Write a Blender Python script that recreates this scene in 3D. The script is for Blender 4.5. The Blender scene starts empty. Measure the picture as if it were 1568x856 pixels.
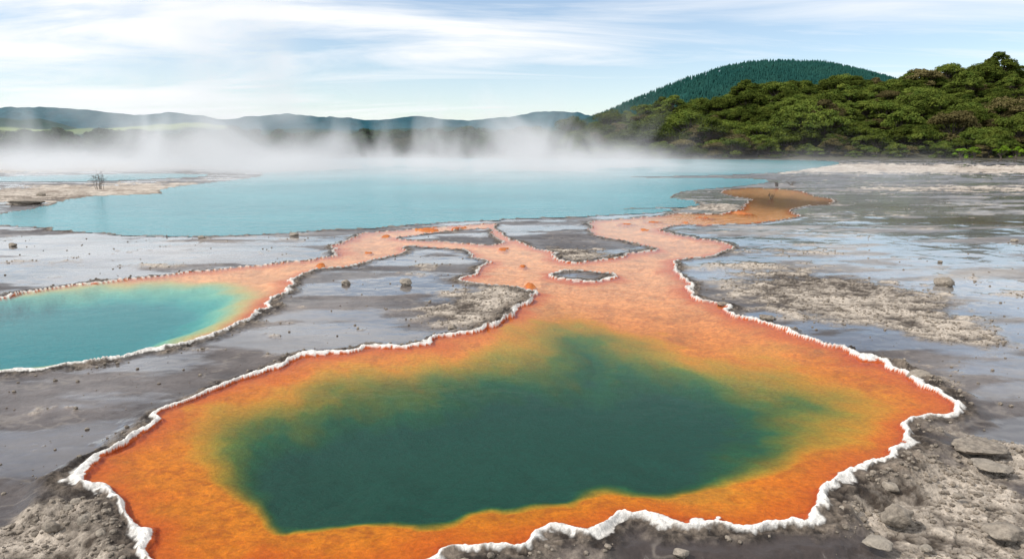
import bpy, math, time
import numpy as np
from mathutils import Vector
T0=time.time()
rng=np.random.default_rng(7)
scene=bpy.context.scene
F=1045.0; CX=784.0; CY=428.0; H=3.0; TH=math.atan(200/1045.0)
ct,st=math.cos(TH),math.sin(TH)

# ---------------------------------------------------------------- camera
cam_d=bpy.data.cameras.new("camera"); cam=bpy.data.objects.new("camera",cam_d)
scene.collection.objects.link(cam); scene.camera=cam
cam.location=(0,0,H); cam.rotation_euler=(math.pi/2-TH,0,0)
cam_d.lens=24; cam_d.sensor_width=36; cam_d.clip_start=0.1; cam_d.clip_end=30000

def ground(u,v):  # u,v are image coordinates, cast through the camera onto the plane
    """image pixel u,v -> world x,y,range on the water-level plane"""
    yc=(CY-v)/F; dy=yc*st+ct; dz=yc*ct-st
    t=H/(-dz)
    return (u-CX)/F*t, t*dy, t
def at_dist(u,v,D):
    yc=(CY-v)/F; dy=yc*st+ct; dz=yc*ct-st
    t=D/dy
    return (u-CX)/F*t, H+t*dz

# ---------------------------------------------------------------- noise
TAB=rng.random((256,256))
def vnoise(x,y,seed=0):
    xi=np.floor(x); yi=np.floor(y); fx=x-xi; fy=y-yi
    xi=xi.astype(np.int64)+seed*37; yi=yi.astype(np.int64)+seed*91
    fx=fx*fx*fx*(fx*(fx*6-15)+10); fy=fy*fy*fy*(fy*(fy*6-15)+10)
    a=TAB[xi&255,yi&255]; b=TAB[(xi+1)&255,yi&255]; c=TAB[xi&255,(yi+1)&255]; d=TAB[(xi+1)&255,(yi+1)&255]
    return ((a+(b-a)*fx)*(1-fy)+(c+(d-c)*fx)*fy)*2-1
def fbm(x,y,o=4,seed=0,gain=0.5):
    r=np.zeros_like(x,dtype=float); a=1.0; tot=0
    for i in range(o):
        r+=a*vnoise(x,y,seed+i); tot+=a
        x,y=(x*0.8-y*0.6)*2.03+11.3,(x*0.6+y*0.8)*2.03-4.7
        a*=gain
    return r/tot*1.5
def sst(a,b,x):
    t=np.clip((x-a)/(b-a),0,1); return t*t*(3-2*t)
def lerp(a,b,t): 
    if isinstance(t,np.ndarray): t=t[...,None]
    return a*(1-t)+b*t
C=lambda *c: np.array(c,dtype=float)

# ---------------------------------------------------------------- contours
def smooth(pts,n=4):
    P=np.array(pts,float); N=len(P); out=[]
    for i in range(N):
        p0,p1,p2,p3=P[i-1],P[i],P[(i+1)%N],P[(i+2)%N]
        for k in range(n):
            t=k/n
            out.append(0.5*((2*p1)+(-p0+p2)*t+(2*p0-5*p1+4*p2-p3)*t*t+(-p0+3*p1-3*p2+p3)*t**3))
    return np.array(out)
def world_poly(pts,n=4):
    S=smooth(pts,n); x,y,t=ground(S[:,0],S[:,1]); return np.stack([x,y],1)

spring=[(154,735),(160,705),(180,685),(210,665),(270,627),(330,602),(400,581),(450,562),(500,547),(560,538),(620,533),(690,516),(740,508),(780,491),(805,470),(822,452),
(800,446),(760,439),(722,431),(718,420),(730,411),(755,402),(735,394),(716,384),(680,380),(628,377),(612,387),(570,397),(520,408),(480,414),(440,429),(446,440),(425,454),(408,468),(380,489),(340,508),
(280,524),(200,544),(130,559),(60,567),(0,573),(-150,580),(-320,560),(-360,520),(-250,485),(-100,468),(0,457),(60,445),(130,435),(210,425),(300,416),(400,406),(450,401),(490,395),(522,387),(516,375),(545,363),
(575,356),(620,352),(700,346),(752,343),(757,352),(775,362),(797,374),(850,389),(855,398),(882,403),(920,399),(960,390),(1000,381),(960,371),(920,361),(905,350),(902,342),(920,338),(955,335),(1010,331),(1045,327),
(1095,328),(1132,322),(1142,313),(1148,305),(1112,298),(1110,292),(1160,288),(1220,292),(1242,299),(1280,308),(1242,315),(1205,322),(1220,332),(1160,341),(1100,345),(1045,345),(1006,351),(1030,358),(1070,365),(1112,374),(1118,382),
(1090,390),(1045,397),(1023,405),(1040,416),(1052,435),(1045,448),(1065,458),(1110,472),(1160,493),(1190,505),(1230,520),(1280,535),(1330,553),(1370,570),(1400,587),(1432,603),(1446,617),(1436,631),(1410,640),(1396,652),(1408,668),
(1398,686),(1370,700),(1330,715),(1280,731),(1247,750),(1232,778),(1180,795),(1130,800),(1080,794),(1040,796),(1000,801),(950,803),(900,797),(868,808),(830,827),(760,831),(700,838),(640,845),(570,851),(520,858),(480,857),(430,852),(400,854),(345,872),(300,868),(275,853),(255,838),(236,815),(196,796),(178,776),(165,758)]
isl1=[(612,366),(640,359),(700,353),(745,350),(752,358),(768,366),(772,374),(740,375),(700,372),(650,370)]
isl2=[(838,418),(870,414),(925,419),(933,427),(910,432),(860,428)]
lake=[(-400,340),(-200,342),(0,346),(60,348),(110,354),(200,359),(300,362),(400,359),(480,353),(560,349),(620,345),(700,339),(770,336),(830,333),(900,331),(960,328),(1010,325),(1035,322),(1000,321),(942,320),(1000,318),(1060,316),(1058,308),(1025,303),(1040,295),(1070,290),(1110,287),(1150,283),(1175,277),(1120,274),(1000,273),(942,271.5),(1000,270),(1100,268),(1190,264),(1245,257),(1285,250),(1240,246.5),(1100,245),(900,243.5),(600,243),(300,243),(200,244),(300,252),(390,260),(402,268),(380,274),(320,281),(250,290),(246,297),(150,301),(105,307),(65,318),(0,328),(-60,332),(-250,334)]
inlet=[(-200,279),(0,278),(150,277),(250,273),(320,268.5),(200,267),(0,271),(-200,272)]
green=[(600,787),(535,782),(470,780),(415,755),(372,718),(360,685),(410,640),(500,606),(600,583),(700,560),(800,537),(870,510),(930,520),(1000,545),(1080,558),(1160,570),(1235,590),(1265,625),(1232,665),(1155,704),(1065,737),(960,732),(890,755),(790,769),(700,789),(650,793)]
blue=[(-250,550),(0,559),(100,553),(200,538),(265,519),(310,499),(345,472),(352,447),(300,432),(200,434),(100,441),(0,455),(-150,475),(-300,500)]
W_spring=[world_poly(spring),world_poly(isl1),world_poly(isl2)]
W_lake=[world_poly(lake),world_poly(inlet)]
W_green=[world_poly(green)]; W_blue=[world_poly(blue)]

def sdf(X,Y,polys):
    A=np.concatenate(polys); B=np.concatenate([np.roll(p,-1,0) for p in polys])
    D=B-A; L2=(D**2).sum(1)+1e-12
    out=np.empty_like(X); nr,nc=X.shape; bs=32
    for i in range(0,nr,bs):
        for j in range(0,nc,bs):
            x=X[i:i+bs,j:j+bs]; y=Y[i:i+bs,j:j+bs]; sh=x.shape
            x=x.ravel(); y=y.ravel(); cx,cy=x.mean(),y.mean()
            r=math.sqrt(((x-cx)**2+(y-cy)**2).max())
            t=np.clip(((cx-A[:,0])*D[:,0]+(cy-A[:,1])*D[:,1])/L2,0,1)
            d=np.hypot(A[:,0]+t*D[:,0]-cx,A[:,1]+t*D[:,1]-cy)
            k=d<=d.min()+2*r+1e-6; a=A[k]; dd=D[k]; l=L2[k]
            px=x[:,None]-a[None,:,0]; py=y[:,None]-a[None,:,1]
            t=np.clip((px*dd[:,0]+py*dd[:,1])/l,0,1)
            dist=np.sqrt(((px-t*dd[:,0])**2+(py-t*dd[:,1])**2).min(1))
            m=(np.minimum(A[:,1],B[:,1])<=y.max())&(np.maximum(A[:,1],B[:,1])>=y.min())
            a=A[m]; b=B[m]
            if len(a):
                cond=((a[:,1][None]>y[:,None])!=(b[:,1][None]>y[:,None]))
                dyy=np.where(np.abs(b[:,1]-a[:,1])<1e-9,1e-9,b[:,1]-a[:,1])
                xi=a[:,0]+(y[:,None]-a[:,1])*(b[:,0]-a[:,0])/dyy
                ins=((cond&(x[:,None]<xi)).sum(1)%2)==1
            else: ins=np.zeros(len(x),bool)
            out[i:i+bs,j:j+bs]=np.where(ins,-dist,dist).reshape(sh)
    return out

# ---------------------------------------------------------------- ground sheet
us=np.concatenate([np.arange(-900,-70,14),np.arange(-70,1638,1.5),np.arange(1640,2470,14)])
vs=np.concatenate([np.arange(1000,880,-3),np.arange(880,248,-1.1),np.arange(248,231,-0.6),[230.5,230,229.5,229,228.6]])
yc=(CY-vs)/F; tt=H/(-(yc*ct-st)); yy=tt*(yc*st+ct)
X=((us-CX)/F)[None,:]*tt[:,None]; Y=np.repeat(yy[:,None],len(us),1); DIST=np.repeat(tt[:,None],len(us),1)
nr,nc=X.shape
near=1-sst(12,40,DIST)
wx=X+0.16*fbm(X*0.9,Y*0.9,2,1)+0.070*fbm(X*3.2,Y*3.2,2,3)+0.020*near*fbm(X*10,Y*10,3,5)
wy=Y+0.16*fbm(X*0.9,Y*0.9,2,11)+0.070*fbm(X*3.2,Y*3.2,2,13)+0.020*near*fbm(X*10,Y*10,3,15)
sS=sdf(wx,wy,W_spring); sL=sdf(wx,wy,W_lake)
s=np.minimum(sS,sL)
gx=X+0.26*fbm(X*0.9,Y*0.9,4,21); gy=Y+0.26*fbm(X*0.9,Y*0.9,4,24)
gG=-sdf(gx,gy,W_green); gB=-sdf(gx,gy,W_blue)
print("sdf",time.time()-T0, nr*nc)
streak=fbm(X*0.9+Y*0.25,Y*0.7,5,31,.55)
tuft=fbm(X*3.1+Y*0.8,Y*2.2,5,37,.65)
gw=0.18+2.2*sst(5.5,8.4,Y+0.13*np.abs(X-0.3))
wide=sst(0.3,1.2,gw)
green_t=np.clip(0.50+gG/gw+(0.15*streak+0.085*tuft)*wide+0.03*tuft,0,1)
green_t=np.where(sS<0,green_t,0)
blue_t=np.clip(0.5+gB/1.5+0.1*streak,0,1)
def blob(u,v,ru,rv):
    x0,y0,t=ground(u,v); _,ya,_=ground(u,v-rv); _,yb,_=ground(u,v+rv)
    rx=ru*t/F; q=((X-x0)/rx)**2+np.where(Y>y0,((Y-y0)/(ya-y0))**2,((Y-y0)/(y0-yb))**2)
    return np.exp(-q)
dry=np.zeros_like(X)
for b,w in [((1290,455,170,50),1.0),((1420,500,110,50),.7),((745,470,110,30),.9),((50,830,150,75),1.0),((1480,790,170,110),1.0),((1530,690,90,50),.7),
            ((1330,258,420,9),1.0),((100,296,260,16),1.1),((60,256,330,9),1.2),((1500,290,260,9),.6),((870,388,90,14),.8),((1100,318,90,9),.7),
            ((1180,780,120,40),.2),((640,410,60,12),.4),((150,405,260,9),.35),((1180,385,100,10),.5),((1300,330,120,8),.3)]:
    dry=np.maximum(dry,w*blob(*b))
pale=np.maximum.reduce([1.2*blob(1520,430,230,80),1.0*blob(1400,330,500,45),1.0*blob(1560,570,110,70),0.9*blob(200,390,350,35),0.8*blob(520,470,120,60),0.45*blob(150,600,200,60),1.0*blob(1120,420,110,22)])
brown=np.maximum(1.1*blob(1490,338,150,9),0.8*blob(1350,316,90,6))
n1=fbm(X*0.55,Y*0.8,5,41,.6); n2=fbm(X*2.3,Y*3.0,5,51,.65); n3=fbm(X*9,Y*9,4,61,.65)
crustw=1-sst(0.10,0.38+0.20*n1+.10*n2,s)
dm=np.clip(sst(0.30,0.62,dry+0.28*n1+0.22*n2),0,1)
dm=np.maximum(dm,sst(0.40,0.75,0.5*n1+0.5*n2)*0.7)
fn_=fbm(X*0.30+5-0.15*Y,Y*0.75,6,95,.6)
film=sst(-0.10,0.22,fn_+0.60*pale-0.08+0.5*brown)*(1-dm)*(1-crustw)
# heights
far1=sst(7,26,DIST)
rim_h=(0.054+0.022*fbm(X*2,Y*2,3,71))*(1-0.40*far1)
crack=sst(.955,.995,1-np.abs(fbm(X*3.4,Y*4.2,4,131,.5)))*dm*near
slab=np.floor((n1*.6+n2*.4)*5)/5
z_land=-0.015+0.010*n1+dm*(0.018+0.016*n2+0.012*n3+.02*slab)*near-0.014*crack
z_land=z_land+(1-film)*(1-dm)*(0.006*n2+0.003*n3)*near
z_land=z_land-0.09*sst(0.28,0.52,s+.06*n2)*(1-sst(6.0,8.5,Y))
ridge=1-np.abs(fbm(X*4,Y*4,4,81)); ridge2=1-np.abs(fbm(X*9,Y*9,3,85))
z_land+=crustw*(0.012+(0.070*(ridge-0.4)+.035*(ridge2-.5))*near*sst(.08,.2,s))
bump=np.exp(-((s-0.042)/0.042)**2)
z=np.where(s>0,z_land*sst(0,0.08,s),0)+rim_h*bump*(0.9+0.28*n3*(.3+.7*near))
inside=s<0
bed=-0.03-0.07*sst(0,1.2,-s)-0.006*n2
bed=bed-0.25*sst(-.4,1.6,gG)*sst(0.0,0.8,-sS)-0.3*sst(-.3,1.2,gB)*sst(0,0.8,-sS)
bed=np.where(sL<0,-0.05-0.3*sst(0,3,-sL),bed)
z=np.where(inside,bed*sst(0,0.06,-s)+rim_h*bump*(1-sst(0,0.06,-s)),z)
# low rust microbial mounds in the channels
nub=np.zeros_like(X)
for (u,v,r) in [(770,383,9),(800,408,6),(812,437,9),(655,352,12),(630,349,9),(492,407,6),(566,387,6),(700,351,9),(735,357,10),(590,362,8),(960,343,12),(1000,340,12),(1075,333,10),(1050,341,7),(985,352,7),(1140,327,12),(690,366,6)]:
    x0,y0,t=ground(u,v); r=r*t/F
    q=np.hypot(X-x0,(Y-y0)*0.55)/r*(1+0.6*n2)
    nub=np.maximum(nub,np.exp(-q**4))
nub*=inside
z=np.where(inside,z+(0.115+.02*n3)*nub,z)
z=np.where(DIST>230,0.0,z)
# colours
white=C(.86,.82,.76)
mud=lerp(C(.050,.038,.034),C(.19,.160,.145),np.clip(pale*0.7+0.45*n1+0.30*n2+.10,0,1))
mud=lerp(mud,C(.34,.315,.29),np.clip(blob(1520,430,260,110)+blob(1350,320,400,30)+.8*blob(1120,420,110,22),0,1)*np.clip(.72+.45*n1+.35*n2,0,1))  # pale right-hand mud, base raised further to paint in white sky reflection
mud=lerp(mud,C(.10,.06,.025),np.clip(brown*0.95,0,1))
vein=sst(.90,.99,1-np.abs(fbm(X*1.1,Y*1.9,4,88,.55)))*(1-film)
mud=lerp(mud,C(.26,.22,.18),vein*.35)
dryc=lerp(C(.065,.048,.035),C(.54,.46,.375),np.clip(0.42+0.55*n2+0.5*n3+0.3*n1+.5*slab,0,1))
dryc=dryc*(1-.65*crack)[...,None]
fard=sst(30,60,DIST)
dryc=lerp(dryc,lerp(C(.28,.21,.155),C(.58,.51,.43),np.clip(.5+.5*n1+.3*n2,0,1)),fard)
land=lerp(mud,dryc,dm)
cr=lerp(C(.028,.020,.015),C(.25,.20,.155),np.clip(0.30+0.65*n3+0.40*n2+.5*(ridge2-.75),0,1))
land=lerp(land,cr,np.clip(crustw*1.2,0,1)*(1-0.3*fard))
wmask=sst(-0.015,0.01,s)*(1-sst(0.060-.02*far1,0.098-.02*far1,s+0.034*n3+0.024*n2))
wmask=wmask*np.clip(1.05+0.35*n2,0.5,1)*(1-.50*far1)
lakerim=(sL<sS)
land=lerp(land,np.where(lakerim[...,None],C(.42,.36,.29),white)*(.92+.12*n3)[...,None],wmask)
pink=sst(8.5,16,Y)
org=lerp(C(.62,.200,.004),C(.72,.36,.15),pink)  # far bed painted paler and pinker, standing in for sky reflection
fleck=sst(.12,.55,fbm(X*13,Y*13,3,141,.6))*near
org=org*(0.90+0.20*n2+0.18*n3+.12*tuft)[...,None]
org=lerp(org,C(.36,.085,.004),fleck*.45)
org=lerp(org,C(.55,.30,.03),sst(.15,.6,streak)*.35*(1-pink))
edge=1-sst(0.02,0.50+0.30*n2,-s)
org=lerp(org,C(.50,.105,.003),edge*0.9)
def ramp(t,stops):
    xs=[a for a,_ in stops]; return np.stack([np.interp(t,xs,[c[k] for _,c in stops]) for k in range(3)],-1)
gpal=ramp(green_t,[(0,(.60,.21,.006)),(.20,(.48,.225,.010)),(.40,(.26,.19,.015)),(.60,(.075,.125,.020)),(.80,(.006,.080,.033)),(1,(.000,.056,.040))])
gpal=gpal*(1+.30*tuft*sst(0,.5,green_t)*(1-sst(.75,1,green_t)))[...,None]
k=sst(0,0.22,green_t)
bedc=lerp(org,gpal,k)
bpal=ramp(blue_t,[(0,(.50,.28,.11)),(.35,(.42,.38,.15)),(.6,(.12,.38,.29)),(.85,(.012,.27,.27)),(1,(.003,.20,.23))])
bedc=lerp(bedc,bpal,sst(0.05,0.4,blue_t)*(X<-1))
bedc=lerp(bedc,C(.45,.12,.015),np.clip(nub*1.5,0,1))
bedc=lerp(bedc,C(.38,.062,.004),(1-sst(0.0,0.10,-s)))
dk=blob(1230,312,90,16); bedc=lerp(bedc,C(.17,.050,.012),np.clip(dk*1.3+.2*n1*dk,0,1)*(sS<0))
bedc=np.where((sL<0)[...,None],C(.2,.3,.3),bedc)
col=np.clip(np.where(inside[...,None],bedc,land*(1-.15*film[...,None])),0,.9)
wet=(1-dm)*(1-np.clip(crustw*1.1,0,1))
streakw=fbm(X*0.5+3,Y*1.5,4,91)
rough=np.where(inside,0.7,0.9-0.55*wet*np.clip(0.9+0.4*streakw,0.3,1)-.1*film)
rough=np.clip(rough,0.04,1)
film=np.where(inside,0,film)
detail=np.where(inside,.45,np.clip(dm+crustw+.22-.22*film,0,1)*(1-.35*wmask))

def grid_mesh(name,X,Y,Z,mask=None,attrs={},smooth=True):
    nr,nc=X.shape
    idx=np.arange(nr*nc).reshape(nr,nc)
    q=np.stack([idx[:-1,:-1],idx[:-1,1:],idx[1:,1:],idx[1:,:-1]],-1)
    if mask is not None: q=q[mask[:-1,:-1]|mask[1:,1:]|mask[:-1,1:]|mask[1:,:-1]]
    q=q.reshape(-1,4)
    uq,inv=np.unique(q,return_inverse=True); q=inv.reshape(-1,4)
    co=np.stack([X.ravel()[uq],Y.ravel()[uq],Z.ravel()[uq]],-1)
    return raw_mesh(name,co,q,{k:(a.reshape(nr*nc,-1)[uq]) for k,a in attrs.items()},smooth)
def raw_mesh(name,co,q,attrs={},smooth=True,mats=None):
    me=bpy.data.meshes.new(name); n=len(co); k=q.shape[1]
    me.vertices.add(n); me.vertices.foreach_set("co",np.ascontiguousarray(co,dtype=np.float32).ravel())
    me.loops.add(q.size); me.loops.foreach_set("vertex_index",q.astype(np.int32).ravel())
    me.polygons.add(len(q)); me.polygons.foreach_set("loop_start",np.arange(0,q.size,k,dtype=np.int32))
    me.polygons.foreach_set("loop_total",np.full(len(q),k,dtype=np.int32))
    me.polygons.foreach_set("use_smooth",np.full(len(q),smooth,dtype=bool))
    if mats is not None: me.polygons.foreach_set("material_index",mats.astype(np.int32))
    for nm,a in attrs.items():
        if a.shape[1]==3:
            at=me.attributes.new(nm,'FLOAT_COLOR','POINT')
            at.data.foreach_set("color",np.concatenate([a,np.ones((n,1))],1).astype(np.float32).ravel())
        else:
            at=me.attributes.new(nm,'FLOAT','POINT'); at.data.foreach_set("value",a.astype(np.float32).ravel())
    me.update(calc_edges=True); me.validate()
    return me
def add(name,me,parent=None,mat=None,loc=None):
    o=bpy.data.objects.new(name,me); scene.collection.objects.link(o)
    if mat: 
        for m in (mat if isinstance(mat,list) else [mat]): me.materials.append(m)
    if parent: o.parent=parent
    if loc is not None: o.location=loc
    return o

# ---------------------------------------------------------------- material helpers
class NT:
    def __init__(s,name):
        s.m=bpy.data.materials.new(name); s.m.use_nodes=True; s.t=s.m.node_tree; s.t.nodes.clear()
        s.out=s.n('ShaderNodeOutputMaterial')
    def n(s,ty,inp={},**kw):
        nd=s.t.nodes.new(ty)
        for k,v in kw.items(): setattr(nd,k,v)
        for k,v in inp.items(): s.set(nd.inputs[k],v)
        return nd
    def set(s,sock,v):
        if isinstance(v,bpy.types.NodeSocket): s.t.links.new(v,sock)
        elif isinstance(v,bpy.types.Node): s.t.links.new(v.outputs[0],sock)
        else: sock.default_value=v
    def math(s,op,a,b=0.0,clamp=False):
        return s.n('ShaderNodeMath',{0:a,1:b},operation=op,use_clamp=clamp).outputs[0]
    def mix(s,f,a,b,bt='MIX'):
        nd=s.n('ShaderNodeMix',data_type='RGBA',blend_type=bt)
        s.set(nd.inputs[0],f); s.set(nd.inputs[6],a); s.set(nd.inputs[7],b); return nd.outputs[2]
    def noise(s,vec,scale,detail=4,rough=0.55):
        return s.n('ShaderNodeTexNoise',{'Vector':vec,'Scale':scale,'Detail':detail,'Roughness':rough}).outputs[0]
    def mr(s,v,a,b,c=0.0,d=1.0):
        return s.n('ShaderNodeMapRange',{0:v,1:a,2:b,3:c,4:d}).outputs[0]
    def pos(s): return s.n('ShaderNodeNewGeometry').outputs['Position']
def attr(T,n,o='Fac'): return T.n('ShaderNodeAttribute',attribute_name=n).outputs[o]

# ground
T=NT("sinter_ground"); p=T.pos()
ca=attr(T,'col','Color'); ra=attr(T,'rough'); de=attr(T,'detail'); fi=attr(T,'film')
na=T.noise(p,22,4,.65); nb=T.noise(p,90,3,.7)
v=T.math('MULTIPLY',T.mr(na,.25,.75,.62,1.38),T.mr(nb,.25,.75,.72,1.28))
cc=T.mix(T.math('ADD',de,.30,True),ca,T.mix(1.0,ca,T.n('ShaderNodeCombineColor',{0:v,1:v,2:v}).outputs[0],'MULTIPLY'))
hgt=T.math('ADD',T.math('MULTIPLY',na,1.0),T.math('MULTIPLY',nb,.4))
bm=T.n('ShaderNodeBump',{'Height':hgt,'Distance':0.03,'Strength':de})
bm2=T.n('ShaderNodeBump',{'Height':T.noise(p,5,2,.5),'Distance':0.01,'Strength':.2})
pb=T.n('ShaderNodeBsdfPrincipled',{'Base Color':cc,'Roughness':ra,'Normal':bm.outputs[0],'IOR':1.40,'Coat Weight':fi,'Coat Roughness':.05,'Coat IOR':1.55,'Coat Normal':bm2.outputs[0]})
T.set(T.out.inputs[0],pb); M_ground=T.m
g=add("ground",grid_mesh("ground",X,Y,z,None,{'col':col,'rough':rough,'detail':detail,'film':film}),mat=M_ground)

# spring water: clear, fresnel sky reflection over the coloured bed
T=NT("spring_water"); p=T.pos()
w1=T.noise(T.n('ShaderNodeMapping',{'Vector':p,'Scale':(1,1.3,1)}).outputs[0],2.2,4,.5); w2=T.noise(p,9,3,.5)
hh=T.math('ADD',w1,T.math('MULTIPLY',w2,.25))
bm=T.n('ShaderNodeBump',{'Height':hh,'Distance':0.02,'Strength':.3})
fr=T.n('ShaderNodeFresnel',{'IOR':1.33,'Normal':bm.outputs[0]})
tr=T.n('ShaderNodeBsdfTransparent',{'Color':(.98,.99,.98,1)})
gl=T.n('ShaderNodeBsdfGlossy',{'Color':(1,1,1,1),'Roughness':.05,'Normal':bm.outputs[0]})
mx=T.n('ShaderNodeMixShader',{0:T.math('POWER',fr.outputs[0],1.5),1:tr.outputs[0],2:gl.outputs[0]})
T.set(T.out.inputs[0],mx); M_water=T.m
Z0=np.zeros_like(X)
add("hot_spring_water",grid_mesh("hot_spring_water",X,Y,Z0+0.0,(sS<0.03)&(sL>0)),mat=M_water)

# lake
T=NT("lake_water"); p=T.pos()
mp=T.n('ShaderNodeMapping',{'Vector':p,'Scale':(1,1.6,1)}).outputs[0]
w1=T.noise(mp,.9,3,.5); w2=T.noise(mp,3.5,4,.6)
bm=T.n('ShaderNodeBump',{'Height':T.math('ADD',w1,T.math('MULTIPLY',w2,.6)),'Distance':0.14,'Strength':.8})
cb=T.mix(T.mr(T.noise(mp,.08,4,.6),.35,.65),(.015,.22,.26,1),(.035,.29,.33,1))
pb=T.n('ShaderNodeBsdfPrincipled',{'Base Color':cb,'Roughness':.12,'IOR':1.33,'Normal':bm.outputs[0]})
T.set(T.out.inputs[0],pb)
add("lake_water",grid_mesh("lake_water",X,Y,Z0+0.002,(sL<0.03)),mat=T.m)
print("ground",time.time()-T0)

# ---------------------------------------------------------------- rocks
def ico(sub):
    import bmesh
    bm=bmesh.new(); bmesh.ops.create_icosphere(bm,subdivisions=sub,radius=1)
    co=np.array([v.co[:] for v in bm.verts]); f=np.array([[v.index for v in q.verts] for q in bm.faces]); bm.free(); return co,f
T=NT("rock_stone"); p=T.pos(); oi=T.n('ShaderNodeObjectInfo').outputs['Random']
nz=T.noise(p,18,6,.65); nz2=T.noise(p,70,3,.6)
c1=T.mix(T.mr(nz,.3,.7),(.08,.062,.047,1),(.36,.30,.235,1))
c1=T.mix(T.math('MULTIPLY',oi,.4),c1,(.46,.41,.34,1))
bm=T.n('ShaderNodeBump',{'Height':T.math('ADD',nz,T.math('MULTIPLY',nz2,.3)),'Distance':.03,'Strength':.8})
pb=T.n('ShaderNodeBsdfPrincipled',{'Base Color':c1,'Roughness':.85,'Normal':bm.outputs[0]}); T.set(T.out.inputs[0],pb); M_rock=T.m
IC4=ico(4); IC1=ico(1)
def rock(u,v,w,hf=.55,df=.8,seed=0):
    x,y,t=ground(u,v); R=w*t/F/2
    co,f=IC4; r=np.random.default_rng(seed); o=r.random(3)*50
    c=co.copy()
    for _ in range(12):
        n=r.normal(size=3); n/=np.linalg.norm(n); d=r.uniform(.66,.92)
        dd=c@n-d; c-=np.where(dd>0,dd,0)[:,None]*n
    nn=fbm(c[:,0]*2+o[0]+c[:,2],c[:,1]*2+o[1]-c[:,2],4,seed%7)
    c*= (1+.16*nn)[:,None]
    c=(c-(c.max(0)+c.min(0))/2)/((c.max(0)-c.min(0))/2)
    c=c*np.array([R,R*df,R*hf])
    a=r.uniform(-.5,.5); c[:,:2]=c[:,:2]@np.array([[math.cos(a),-math.sin(a)],[math.sin(a),math.cos(a)]])
    add("rock",raw_mesh("rock",c,f,smooth=True),mat=M_rock,loc=(x,y+R*df*.5,R*hf*.62-0.02))
for i,(u,v,w,h) in enumerate([(1448,438,34,.5),(621,436,19,.7),(529,435,14,.7),(692,503,16,.6),(1413,580,38,.45),(1379,800,50,.75),(1510,692,84,.16),(1526,718,56,.2),(1348,836,46,.3),(1545,822,60,.4),(74,810,26,.75),(130,802,26,.85),(116,772,20,.8),(104,779,16,.7),(18,377,12,.6),(1175,490,22,.5),(308,366,14,.5),(450,361,14,.5),(1555,370,12,.5),(153,818,20,.7),(1440,402,8,.6),(1300,785,30,.4),(1365,748,26,.5),(62,300,14,.5),(35,313,50,.2),(1108,468,18,.5),(1045,850,26,.5),(1470,760,18,.5),(1420,840,20,.5),(1500,850,16,.5)]):
    rock(u,v,w,h,seed=i+3)
# pebbles
ok=np.argwhere((s>.16)&(DIST<24)&(DIST>4))
wgt=(0.12+2.5*dm+1.8*crustw)[ok[:,0],ok[:,1]]*(DIST[ok[:,0],ok[:,1]]**1.6)*(n2[ok[:,0],ok[:,1]]>-.1)
sel=ok[rng.choice(len(ok),6000,replace=False,p=wgt/wgt.sum())]
co,f=IC1; CO=[];FA=[]
for k,(i,j) in enumerate(sel):
    R=.006+.030*rng.random()**3.2; c=co*(1+.25*(rng.random((len(co),1))-.5))*np.array([1,.8,.6])*R
    a=rng.random()*6; c[:,:2]=c[:,:2]@np.array([[math.cos(a),-math.sin(a)],[math.sin(a),math.cos(a)]])
    CO.append(c+np.array([X[i,j],Y[i,j],z[i,j]+R*.3])); FA.append(f+k*len(co))
add("pebbles",raw_mesh("pebbles",np.concatenate(CO),np.concatenate(FA),smooth=False),mat=M_rock)

# ---------------------------------------------------------------- tubes / trees
def tube(pts,rad,k=6):
    pts=np.array(pts,float); V=[];Fc=[]
    for i,pt in enumerate(pts):
        d=pts[min(i+1,len(pts)-1)]-pts[max(i-1,0)]; d/=np.linalg.norm(d)+1e-9
        a=np.cross(d,[0.3,.9,.1]); a/=np.linalg.norm(a)+1e-9; b=np.cross(d,a)
        for q in range(k):
            an=2*math.pi*q/k; V.append(pt+rad[i]*(a*math.cos(an)+b*math.sin(an)))
    for i in range(len(pts)-1):
        for q in range(k): Fc.append([i*k+q,i*k+(q+1)%k,(i+1)*k+(q+1)%k,(i+1)*k+q])
    return np.array(V),np.array(Fc)
def join(parts):
    V=[];Q=[];M=[];o=0
    for v_,f_,m in parts: V.append(v_);Q.append(f_+o);M.append(np.full(len(f_),m));o+=len(v_)
    return np.concatenate(V),np.concatenate(Q),np.concatenate(M)
def leafmass(r,cen,rad,n,size,flat=.55):
    d=r.normal(size=(n,3)); d/=np.linalg.norm(d,axis=1)[:,None]; d[:,2]=np.where(d[:,2]<-.3,-d[:,2],d[:,2])
    rr=.62+.42*r.random((n,1))**.7
    lump=1+.22*fbm(d[:,0]*3+cen[0]*3,d[:,1]*3+d[:,2]*3+cen[1],3,3)
    p=cen+d*rr*lump[:,None]*rad*np.array([1,1,flat])
    nrm=d*1.0+r.normal(size=(n,3))*.55+np.array([0,0,.35]); nrm/=np.linalg.norm(nrm,axis=1)[:,None]
    a=np.cross(nrm,r.normal(size=(n,3))); a/=np.linalg.norm(a,axis=1)[:,None]+1e-9; b=np.cross(nrm,a)
    sz=size*(.6+.8*r.random((n,1)))
    V=np.stack([p-a*sz,p-b*sz*.55,p+a*sz,p+b*sz*.55],1).reshape(-1,3)
    return V,np.arange(4*n).reshape(n,4)
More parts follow.
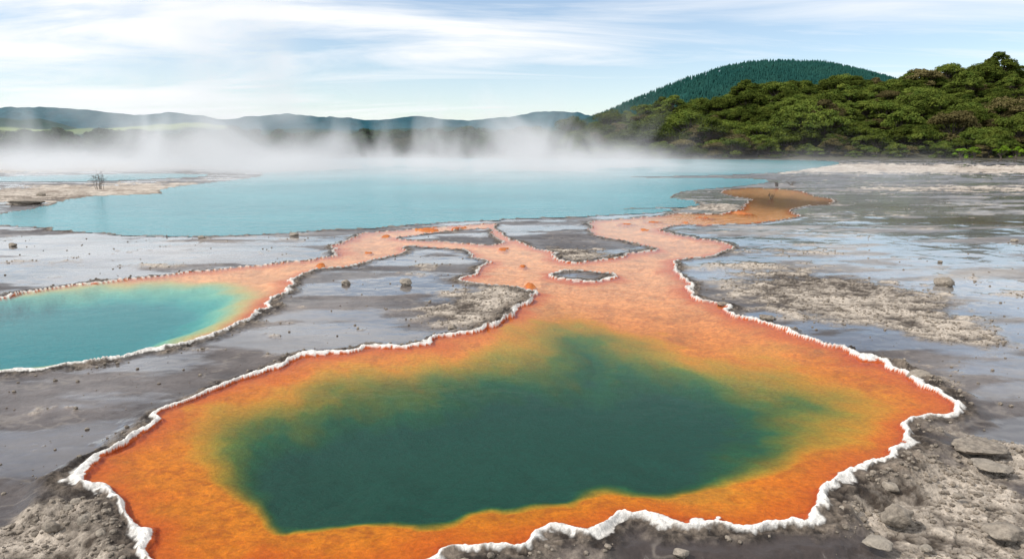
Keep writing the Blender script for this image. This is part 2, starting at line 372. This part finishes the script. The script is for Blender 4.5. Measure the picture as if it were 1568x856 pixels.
def make_tree(seed,R=4.2,Ht=6.5,skirt=True,ncl=18,leaf=.24,nl=230):
    r=np.random.default_rng(seed); parts=[]
    tp=[(0,0,-.6),(r.normal()*.2,r.normal()*.2,Ht*.25),(r.normal()*.4,r.normal()*.4,Ht*.55),(r.normal()*.5,r.normal()*.5,Ht*.8)]
    v_,f_=tube(tp,[.28,.2,.13,.05]); parts.append((v_,f_,0))
    for i in range(ncl):
        a=2.4*i+r.random(); q=math.sqrt((i+.5)/ncl)*R*.85
        zc=Ht*(.50+.42*(1-(q/R)**2))+r.normal()*.35
        if skirt and i>ncl*.55 and r.random()<.5: zc=Ht*r.uniform(.12,.5)
        cen=np.array([q*math.cos(a),q*math.sin(a),zc])
        st_=np.array(tp[1])*.6+np.array(tp[2])*.4
        v_,f_=tube([st_,st_*.5+cen*.5+np.array([0,0,-.3]),cen],[.11,.07,.03],5); parts.append((v_,f_,0))
        v_,f_=leafmass(r,cen,r.uniform(1.1,1.75)*R/4.2,nl,leaf,r.uniform(.5,.7)); parts.append((v_,f_,1))
    return parts
def leaf_mat(name,c1,c2,c3):
    T=NT(name); p=T.pos(); oi=T.n('ShaderNodeObjectInfo').outputs['Random']
    a=T.mix(T.mr(T.noise(p,.35,2,.6),.35,.65),c1,c2)
    a=T.mix(T.math('MULTIPLY',T.math('GREATER_THAN',oi,.86),.7),a,c3)
    v=T.mr(T.math('FRACT',T.math('MULTIPLY',oi,7.31)),0,1,.6,1.5); vv=T.math('MULTIPLY',v,T.mr(T.noise(p,1.7,2,.6),.3,.7,.6,1.4))
    a=T.mix(1.0,a,T.n('ShaderNodeCombineColor',{0:vv,1:vv,2:vv}).outputs[0],'MULTIPLY')
    df=T.n('ShaderNodeBsdfDiffuse',{'Color':a}); tl=T.n('ShaderNodeBsdfTranslucent',{'Color':a})
    mx=T.n('ShaderNodeMixShader',{0:.22,1:df.outputs[0],2:tl.outputs[0]}); T.set(T.out.inputs[0],mx); return T.m
M_leaf=leaf_mat("bush_foliage",(.068,.100,.020,1),(.125,.150,.028,1),(.13,.090,.05,1))
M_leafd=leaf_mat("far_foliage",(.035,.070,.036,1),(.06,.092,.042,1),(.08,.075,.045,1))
M_leafg=leaf_mat("bright_foliage",(.14,.24,.02,1),(.18,.28,.025,1),(.14,.24,.02,1))
T=NT("bark"); c=T.mix(T.noise(T.pos(),6,4,.6),(.05,.038,.028,1),(.14,.11,.085,1)); T.set(T.out.inputs[0],T.n('ShaderNodeBsdfPrincipled',{'Base Color':c,'Roughness':.9})); M_bark=T.m
tree_me=[]
for k,(R,Ht) in enumerate([(4.4,6.5),(5.2,7.0),(3.8,7.5),(4.8,6.0),(3.4,5.0)]):
    v_,q_,m_=join(make_tree(100+k,R,Ht,True,20,.20,330)); me=raw_mesh("bush_tree_mesh",v_,q_,smooth=False,mats=m_); me.materials.append(M_bark); me.materials.append(M_leaf); tree_me.append(me)
far_me=[]
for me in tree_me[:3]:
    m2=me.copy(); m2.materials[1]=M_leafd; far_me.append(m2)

# forested hill on the right
prof=[(840,220),(880,208),(930,200),(955,182),(1010,167),(1080,160),(1140,143),(1190,133),(1240,138),(1300,129),(1380,130),(1430,120),(1480,111),(1568,106),(1700,105),(1900,104),(2200,114)]
RY=292.
px=[];pz=[]
for u,v in prof:
    a,b=at_dist(u,v,RY); px.append(a); pz.append(b-5.0)
def hillz(x,y):
    rz=np.interp(x,px,pz)*sst(px[0]-30,px[0]+25,x)
    base=207-8*sst(60,180,x)
    f=np.where(y<RY,sst(base-14,RY+26,y)/sst(base-14,RY+26,np.full_like(y,RY)),1-.3*sst(RY,RY+150,y))
    return np.maximum(rz,0)*f+fbm(x*.035,y*.035,3,5)*3.0*np.clip(f,0,1)
hx,hy=np.meshgrid(np.linspace(-10,480,200),np.linspace(192,440,90)); hz=hillz(hx,hy)-.3
T=NT("forest_soil"); c=T.mix(T.noise(T.pos(),.4,5,.6),(.03,.035,.012,1),(.07,.055,.03,1)); T.set(T.out.inputs[0],T.n('ShaderNodeBsdfPrincipled',{'Base Color':c,'Roughness':1.0})); M_soil=T.m
add("hill",grid_mesh("hill",hx,hy,hz),mat=M_soil)
forest=bpy.data.objects.new("native_bush_forest",None); scene.collection.objects.link(forest)
cnt=0
yv=200.
while yv<312:
    xv=16.+rng.random()*4
    while xv<330:
        x=xv+rng.normal()*2.0; y=yv+rng.normal()*2.0
        base=207-8*sst(60,180,np.array(x))
        if y>base-1 and x<y*0.95+20 and x>y*0.085-2:
            zz=float(hillz(np.array([x]),np.array([y]))[0])
            sc=(rng.uniform(.7,1.25) if rng.random()<.82 else rng.uniform(1.3,1.7))*(0.6 if y<base+8 else 1)
            o=add("bush_tree_part",tree_me[rng.integers(5)],parent=forest,loc=(x,y,zz-.8)); o.rotation_euler=(0,0,rng.random()*6.28); o.scale=(sc,sc,sc*rng.uniform(.75,1.05)); cnt+=1
        xv+=5.8 if yv>210 else 4
    yv+=5.4 if yv>210 else 4
print("forest",cnt)
for (u,v,w) in [(1490,243,26),(1532,246,26),(1556,243,20),(1470,244,18)]:
    x,y,t=ground(u,v); y=min(y,192); x=(u-CX)/F*(y*ct+H*st)
    vv_,qq_,mm_=join(make_tree(int(u),1.9,3.2,True,9,.13,200)); me=raw_mesh("shrub",vv_,qq_,smooth=False,mats=mm_); me.materials.append(M_bark); me.materials.append(M_leafg)
    o=add("shrub",me,loc=(x,y,0)); 
# distant tree line across the lake
tl=bpy.data.objects.new("distant_tree_line",None); scene.collection.objects.link(tl)
for k in range(620):
    y=rng.uniform(225,400); x=rng.uniform(-.95,.16)*y
    if fbm(np.array([x*.02]),np.array([y*.02]),2,9)[0]<-.25: continue
    sc=rng.uniform(.7,1.3)*(.8+.8*(y-225)/175)
    o=add("tree_part",far_me[rng.integers(3)],parent=tl,loc=(x,y,-.4)); o.rotation_euler=(0,0,rng.random()*6.28); o.scale=(sc*1.1,sc*1.1,sc)

# distant hills, aerial haze painted into their base colours
def hills(name,D,w,prof,mat,amp,seed,x0=-300,x1=1900):
    a=[at_dist(u,v,D) for u,v in prof]; pxx=[q[0] for q in a]; pzz=[q[1] for q in a]
    xs=np.linspace(at_dist(x0,0,D)[0],at_dist(x1,0,D)[0],420); ys=np.linspace(D-w,D+w*.7,90)
    gx_,gy_=np.meshgrid(xs,ys); rz=np.interp(gx_,pxx,pzz)
    f=np.where(gy_<D,sst(D-w,D+w*.25,gy_)/sst(D-w,D+w*.25,np.full_like(gy_,D)),1-.6*sst(D,D+w*.7,gy_))
    zz=rz*f+amp*fbm(gx_/w*3.2,gy_/w*3.2,5,seed,.6)*f*(1-.75*np.exp(-((gy_-D)/(w*.12))**2))+2.2*fbm(gx_*.03,gy_*.03,2,5)*f
    fn=lambda x,y: np.interp(x,pxx,pzz)*(sst(D-w,D+w*.25,y)/sst(D-w,D+w*.25,np.array(D)))+amp*fbm(x/w*3.2,y/w*3.2,5,seed,.6)*(sst(D-w,D+w*.25,y)/sst(D-w,D+w*.25,np.array(D)))*(1-.75*np.exp(-((y-D)/(w*.12))**2))
    add(name,grid_mesh(name,gx_,gy_,zz-1),mat=mat); return fn
def hillmat(name,c1,c2,field=None,sc=.01):
    T=NT(name); p=T.pos(); a=T.mix(T.mr(T.noise(p,sc,6,.65),.35,.65),c1,c2)
    a=T.mix(T.mr(T.noise(p,sc*12,4,.7),.3,.7,0,.7),a,tuple(x*.45 for x in c1[:3])+(1,))
    if field:
        a=T.mix(T.mr(T.noise(T.n('ShaderNodeMapping',{'Vector':p,'Scale':(1,.35,0)}).outputs[0],sc*.55,2,.4),.60,.63),a,field)
    T.set(T.out.inputs[0],T.n('ShaderNodeBsdfDiffuse',{'Color':a})); return T.m
MH1=hillmat("far_hills_haze_tint",(.022,.088,.120,1),(.042,.125,.155,1),None,.004)  # blue base colour paints in the distance haze
MH2=hillmat("near_hills_haze_tint",(.020,.064,.060,1),(.042,.092,.075,1),(.22,.27,.13,1),.006)  # greens shifted bluish for painted haze, field patches kept green
MH3=hillmat("pine_hill_haze_tint",(.022,.090,.080,1),(.036,.115,.092,1),None,.02)  # teal haze tint in the colour, shared by the pines
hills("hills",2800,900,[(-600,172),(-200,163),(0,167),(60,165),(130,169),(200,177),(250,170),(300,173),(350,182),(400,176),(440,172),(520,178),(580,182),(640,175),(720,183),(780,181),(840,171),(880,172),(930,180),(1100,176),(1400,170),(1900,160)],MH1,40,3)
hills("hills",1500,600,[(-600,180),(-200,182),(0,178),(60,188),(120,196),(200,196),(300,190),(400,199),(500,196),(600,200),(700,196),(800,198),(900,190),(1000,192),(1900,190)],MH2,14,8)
pf=hills("hill",1150,420,[(780,226),(840,212),(880,193),(930,173),(980,152),(1050,126),(1110,107),(1160,99),(1210,97),(1270,100),(1330,113),(1400,132),(1500,150),(1900,190)],MH3,6,12,x0=760)
# pines on that hill, a single mass
PN=15000; V=[];Q=[]
xr=rng.uniform(at_dist(860,0,1150)[0],at_dist(1480,0,1150)[0],PN); yr=1165-330*rng.random(PN)**1.25
zr=pf(xr,yr)
k=5
for i in range(PN):
    h=rng.uniform(4.5,8); r=h*.27
    base=[xr[i],yr[i],zr[i]-1.5]
    for (z0,z1,rr) in ((.1,.65,r),(.4,1.0,r*.72)):
        o=len(V); ph=rng.random()*6
        for q in range(k):
            an=ph+2*math.pi*q/k; V.append([base[0]+rr*math.cos(an),base[1]+rr*math.sin(an),base[2]+h*z0])
        V.append([base[0],base[1],base[2]+h*z1])
        for q in range(k): Q.append([o+q,o+(q+1)%k,o+k])
add("distant_pine_forest",raw_mesh("distant_pine_forest",np.array(V),np.array(Q),smooth=False),mat=MH3)

# dead shrubs / driftwood
def dead(name,u,v,hpx,n,seed,spread=.5,thick=1.0):
    r=np.random.default_rng(seed); x,y,t=ground(u,v); h=hpx*t/F; parts=[]
    for i in range(n):
        a=r.random()*6.28; l=h*r.uniform(.55,1); s0=np.array([r.normal()*.12*h,r.normal()*.06*h,-.05]); lean=spread*r.uniform(.2,1)
        e=s0+np.array([math.cos(a)*lean*l,math.sin(a)*lean*l,l]); m=(s0+e)/2+r.normal(size=3)*.08*h
        parts.append((*tube([s0,m,e],[.022*thick,.016*thick,.008],5),0))
        for _ in range(6):
            b=m+(e-m)*r.random(); e2=b+r.normal(size=3)*.2*h+np.array([0,0,.12*h]); parts.append((*tube([b,(b+e2)/2+r.normal(size=3)*.03*h,e2],[.011*thick,.009,.006],4),0))
    v_,q_,_=join(parts); add(name,raw_mesh(name,v_,q_),mat=M_bark,loc=(x,y,0))
dead("dead_shrub",154,290,25,12,8,.30,.6)
dead("driftwood",1190,286,10,6,2,1.6,1.6); dead("driftwood",1212,284,8,6,3,1.8,1.6); dead("driftwood",1180,304,8,4,4,.8,1.2); dead("dead_shrub",252,243,9,5,5,.4,2)

# ---------------------------------------------------------------- steam
def steam(name,x0,x1,y0,y1,z1,dens,thr,thz,scale,hfall,seed,step=1.0,det=2.5,gain=6.0,xfade=None,dist=.4):
    bpy.ops.mesh.primitive_cube_add(size=1,location=((x0+x1)/2,(y0+y1)/2,z1/2+.05)); o=bpy.context.object; o.name=name; o.data.name=name
    o.scale=(x1-x0,y1-y0,z1)
    T=NT("steam_"+str(seed)); p=T.pos(); gen=T.n('ShaderNodeTexCoord').outputs['Generated']
    sx=T.n('ShaderNodeSeparateXYZ',{0:gen}).outputs; hh=sx[2]
    if xfade:   # steam column height drops towards the right-hand shore
        hh=T.math('MULTIPLY',hh,T.mr(sx[0],xfade[0],xfade[1],1.0,xfade[2]),True)
    mp=T.n('ShaderNodeMapping',{'Vector':p,'Location':(seed*13.,seed*7.,0),'Scale':scale}).outputs[0]
    nz=T.n('ShaderNodeTexNoise',{'Vector':mp,'Scale':1.0,'Detail':det,'Roughness':.6,'Distortion':dist}).outputs[0]
    hz_=T.math('POWER',T.math('SUBTRACT',1.0,hh,True),hfall)
    th=T.math('ADD',thr,T.math('MULTIPLY',hh,thz))
    d=T.math('MULTIPLY',T.math('SUBTRACT',nz,th),gain,True)
    d=T.math('MULTIPLY',d,hz_)
    for c_ in (0,1):
        e=T.math('MULTIPLY',T.math('MULTIPLY',sx[c_],T.math('SUBTRACT',1.0,sx[c_])),6.0,True); d=T.math('MULTIPLY',d,e)
    d=T.math('MULTIPLY',d,dens)
    vs_=T.n('ShaderNodeVolumeScatter',{'Color':(1,1,1,1),'Density':d,'Anisotropy':.1})
    em=T.n('ShaderNodeEmission',{'Color':(.90,.95,1,1),'Strength':T.math('MULTIPLY',d,.26)})  # added glow stands in for multiple scattering inside the steam
    ad=T.n('ShaderNodeAddShader',{0:vs_.outputs[0],1:em.outputs[0]}); T.set(T.out.inputs['Volume'],ad)
    T.m.cycles.volume_step_rate=step
    o.data.materials.append(T.m)
steam("steam",-120,55,40,182,7,.034,.40,.25,(.07,.05,.12),1.6,1,1.3,1.5,5,(.80,1.0,2.5))          # low mist on the lake
steam("steam",-84,34,82,124,22,.185,.445,.15,(.075,.055,.048),1.8,3,1.0,2.5,4,(.74,1.0,2.4),1.0)   # drifting wisps
steam("steam",-58,-26,74,108,44,.055,.45,.07,(.06,.05,.022),.8,2,1.6,2,5,None,.6)            # tall plume

# ---------------------------------------------------------------- sky + sun
SE=math.radians(46); SR=math.atan2(-.80,-.25)
w=bpy.data.worlds.new("World"); scene.world=w; w.use_nodes=True; t=w.node_tree; t.nodes.clear()
class WT(NT):
    def __init__(s,t): s.t=t
W=WT(t)
out=W.n('ShaderNodeOutputWorld')
sky=W.n('ShaderNodeTexSky',sky_type='NISHITA'); sky.sun_disc=False; sky.sun_elevation=SE; sky.sun_rotation=SR; sky.air_density=1.0; sky.dust_density=.3; sky.ozone_density=2.2
gen=W.n('ShaderNodeTexCoord').outputs['Generated']; sp=W.n('ShaderNodeSeparateXYZ',{0:gen}).outputs
zz=W.math('ADD',W.math('MAXIMUM',sp[2],0.0),.10)
cv=W.n('ShaderNodeCombineXYZ',{0:W.math('DIVIDE',sp[0],zz),1:W.math('DIVIDE',sp[1],zz),2:0.0}).outputs[0]
m1=W.n('ShaderNodeMapping',{'Vector':cv,'Rotation':(0,0,.12),'Scale':(.34,1.0,1),'Location':(2.3,.6,0)}).outputs[0]
c1=W.n('ShaderNodeTexNoise',{'Vector':m1,'Scale':1.0,'Detail':8,'Roughness':.60,'Distortion':.9}).outputs[0]
m2=W.n('ShaderNodeMapping',{'Vector':cv,'Rotation':(0,0,-.1),'Scale':(.16,.45,1),'Location':(5,1.,0)}).outputs[0]
c2=W.noise(m2,1.0,3,.5)
cf=W.mr(W.math('ADD',W.math('MULTIPLY',c1,.65),W.math('MULTIPLY',c2,.5)),.495,.67)
hz=W.math('MAXIMUM',W.mr(sp[2],0.0,.12,.35,0.12),W.mr(sp[2],.22,.45,0.0,.75))
cf=W.math('MAXIMUM',cf,hz)
cc=W.mix(cf,sky.outputs[0],(6.9,7.0,7.15,1))
bg=W.n('ShaderNodeBackground',{'Color':cc,'Strength':.15}); W.set(out.inputs[0],bg)
ld=bpy.data.lights.new("sun",'SUN'); ld.energy=3.4; ld.angle=math.radians(1.5); ld.color=(1,.95,.87)
sun=bpy.data.objects.new("sun",ld); scene.collection.objects.link(sun)
dirv=Vector((math.sin(SR)*math.cos(SE),math.cos(SR)*math.cos(SE),math.sin(SE)))
sun.rotation_euler=dirv.to_track_quat('Z','Y').to_euler()
scene.view_settings.view_transform='Standard'; scene.view_settings.look='None'; scene.view_settings.exposure=0
print("total",time.time()-T0)
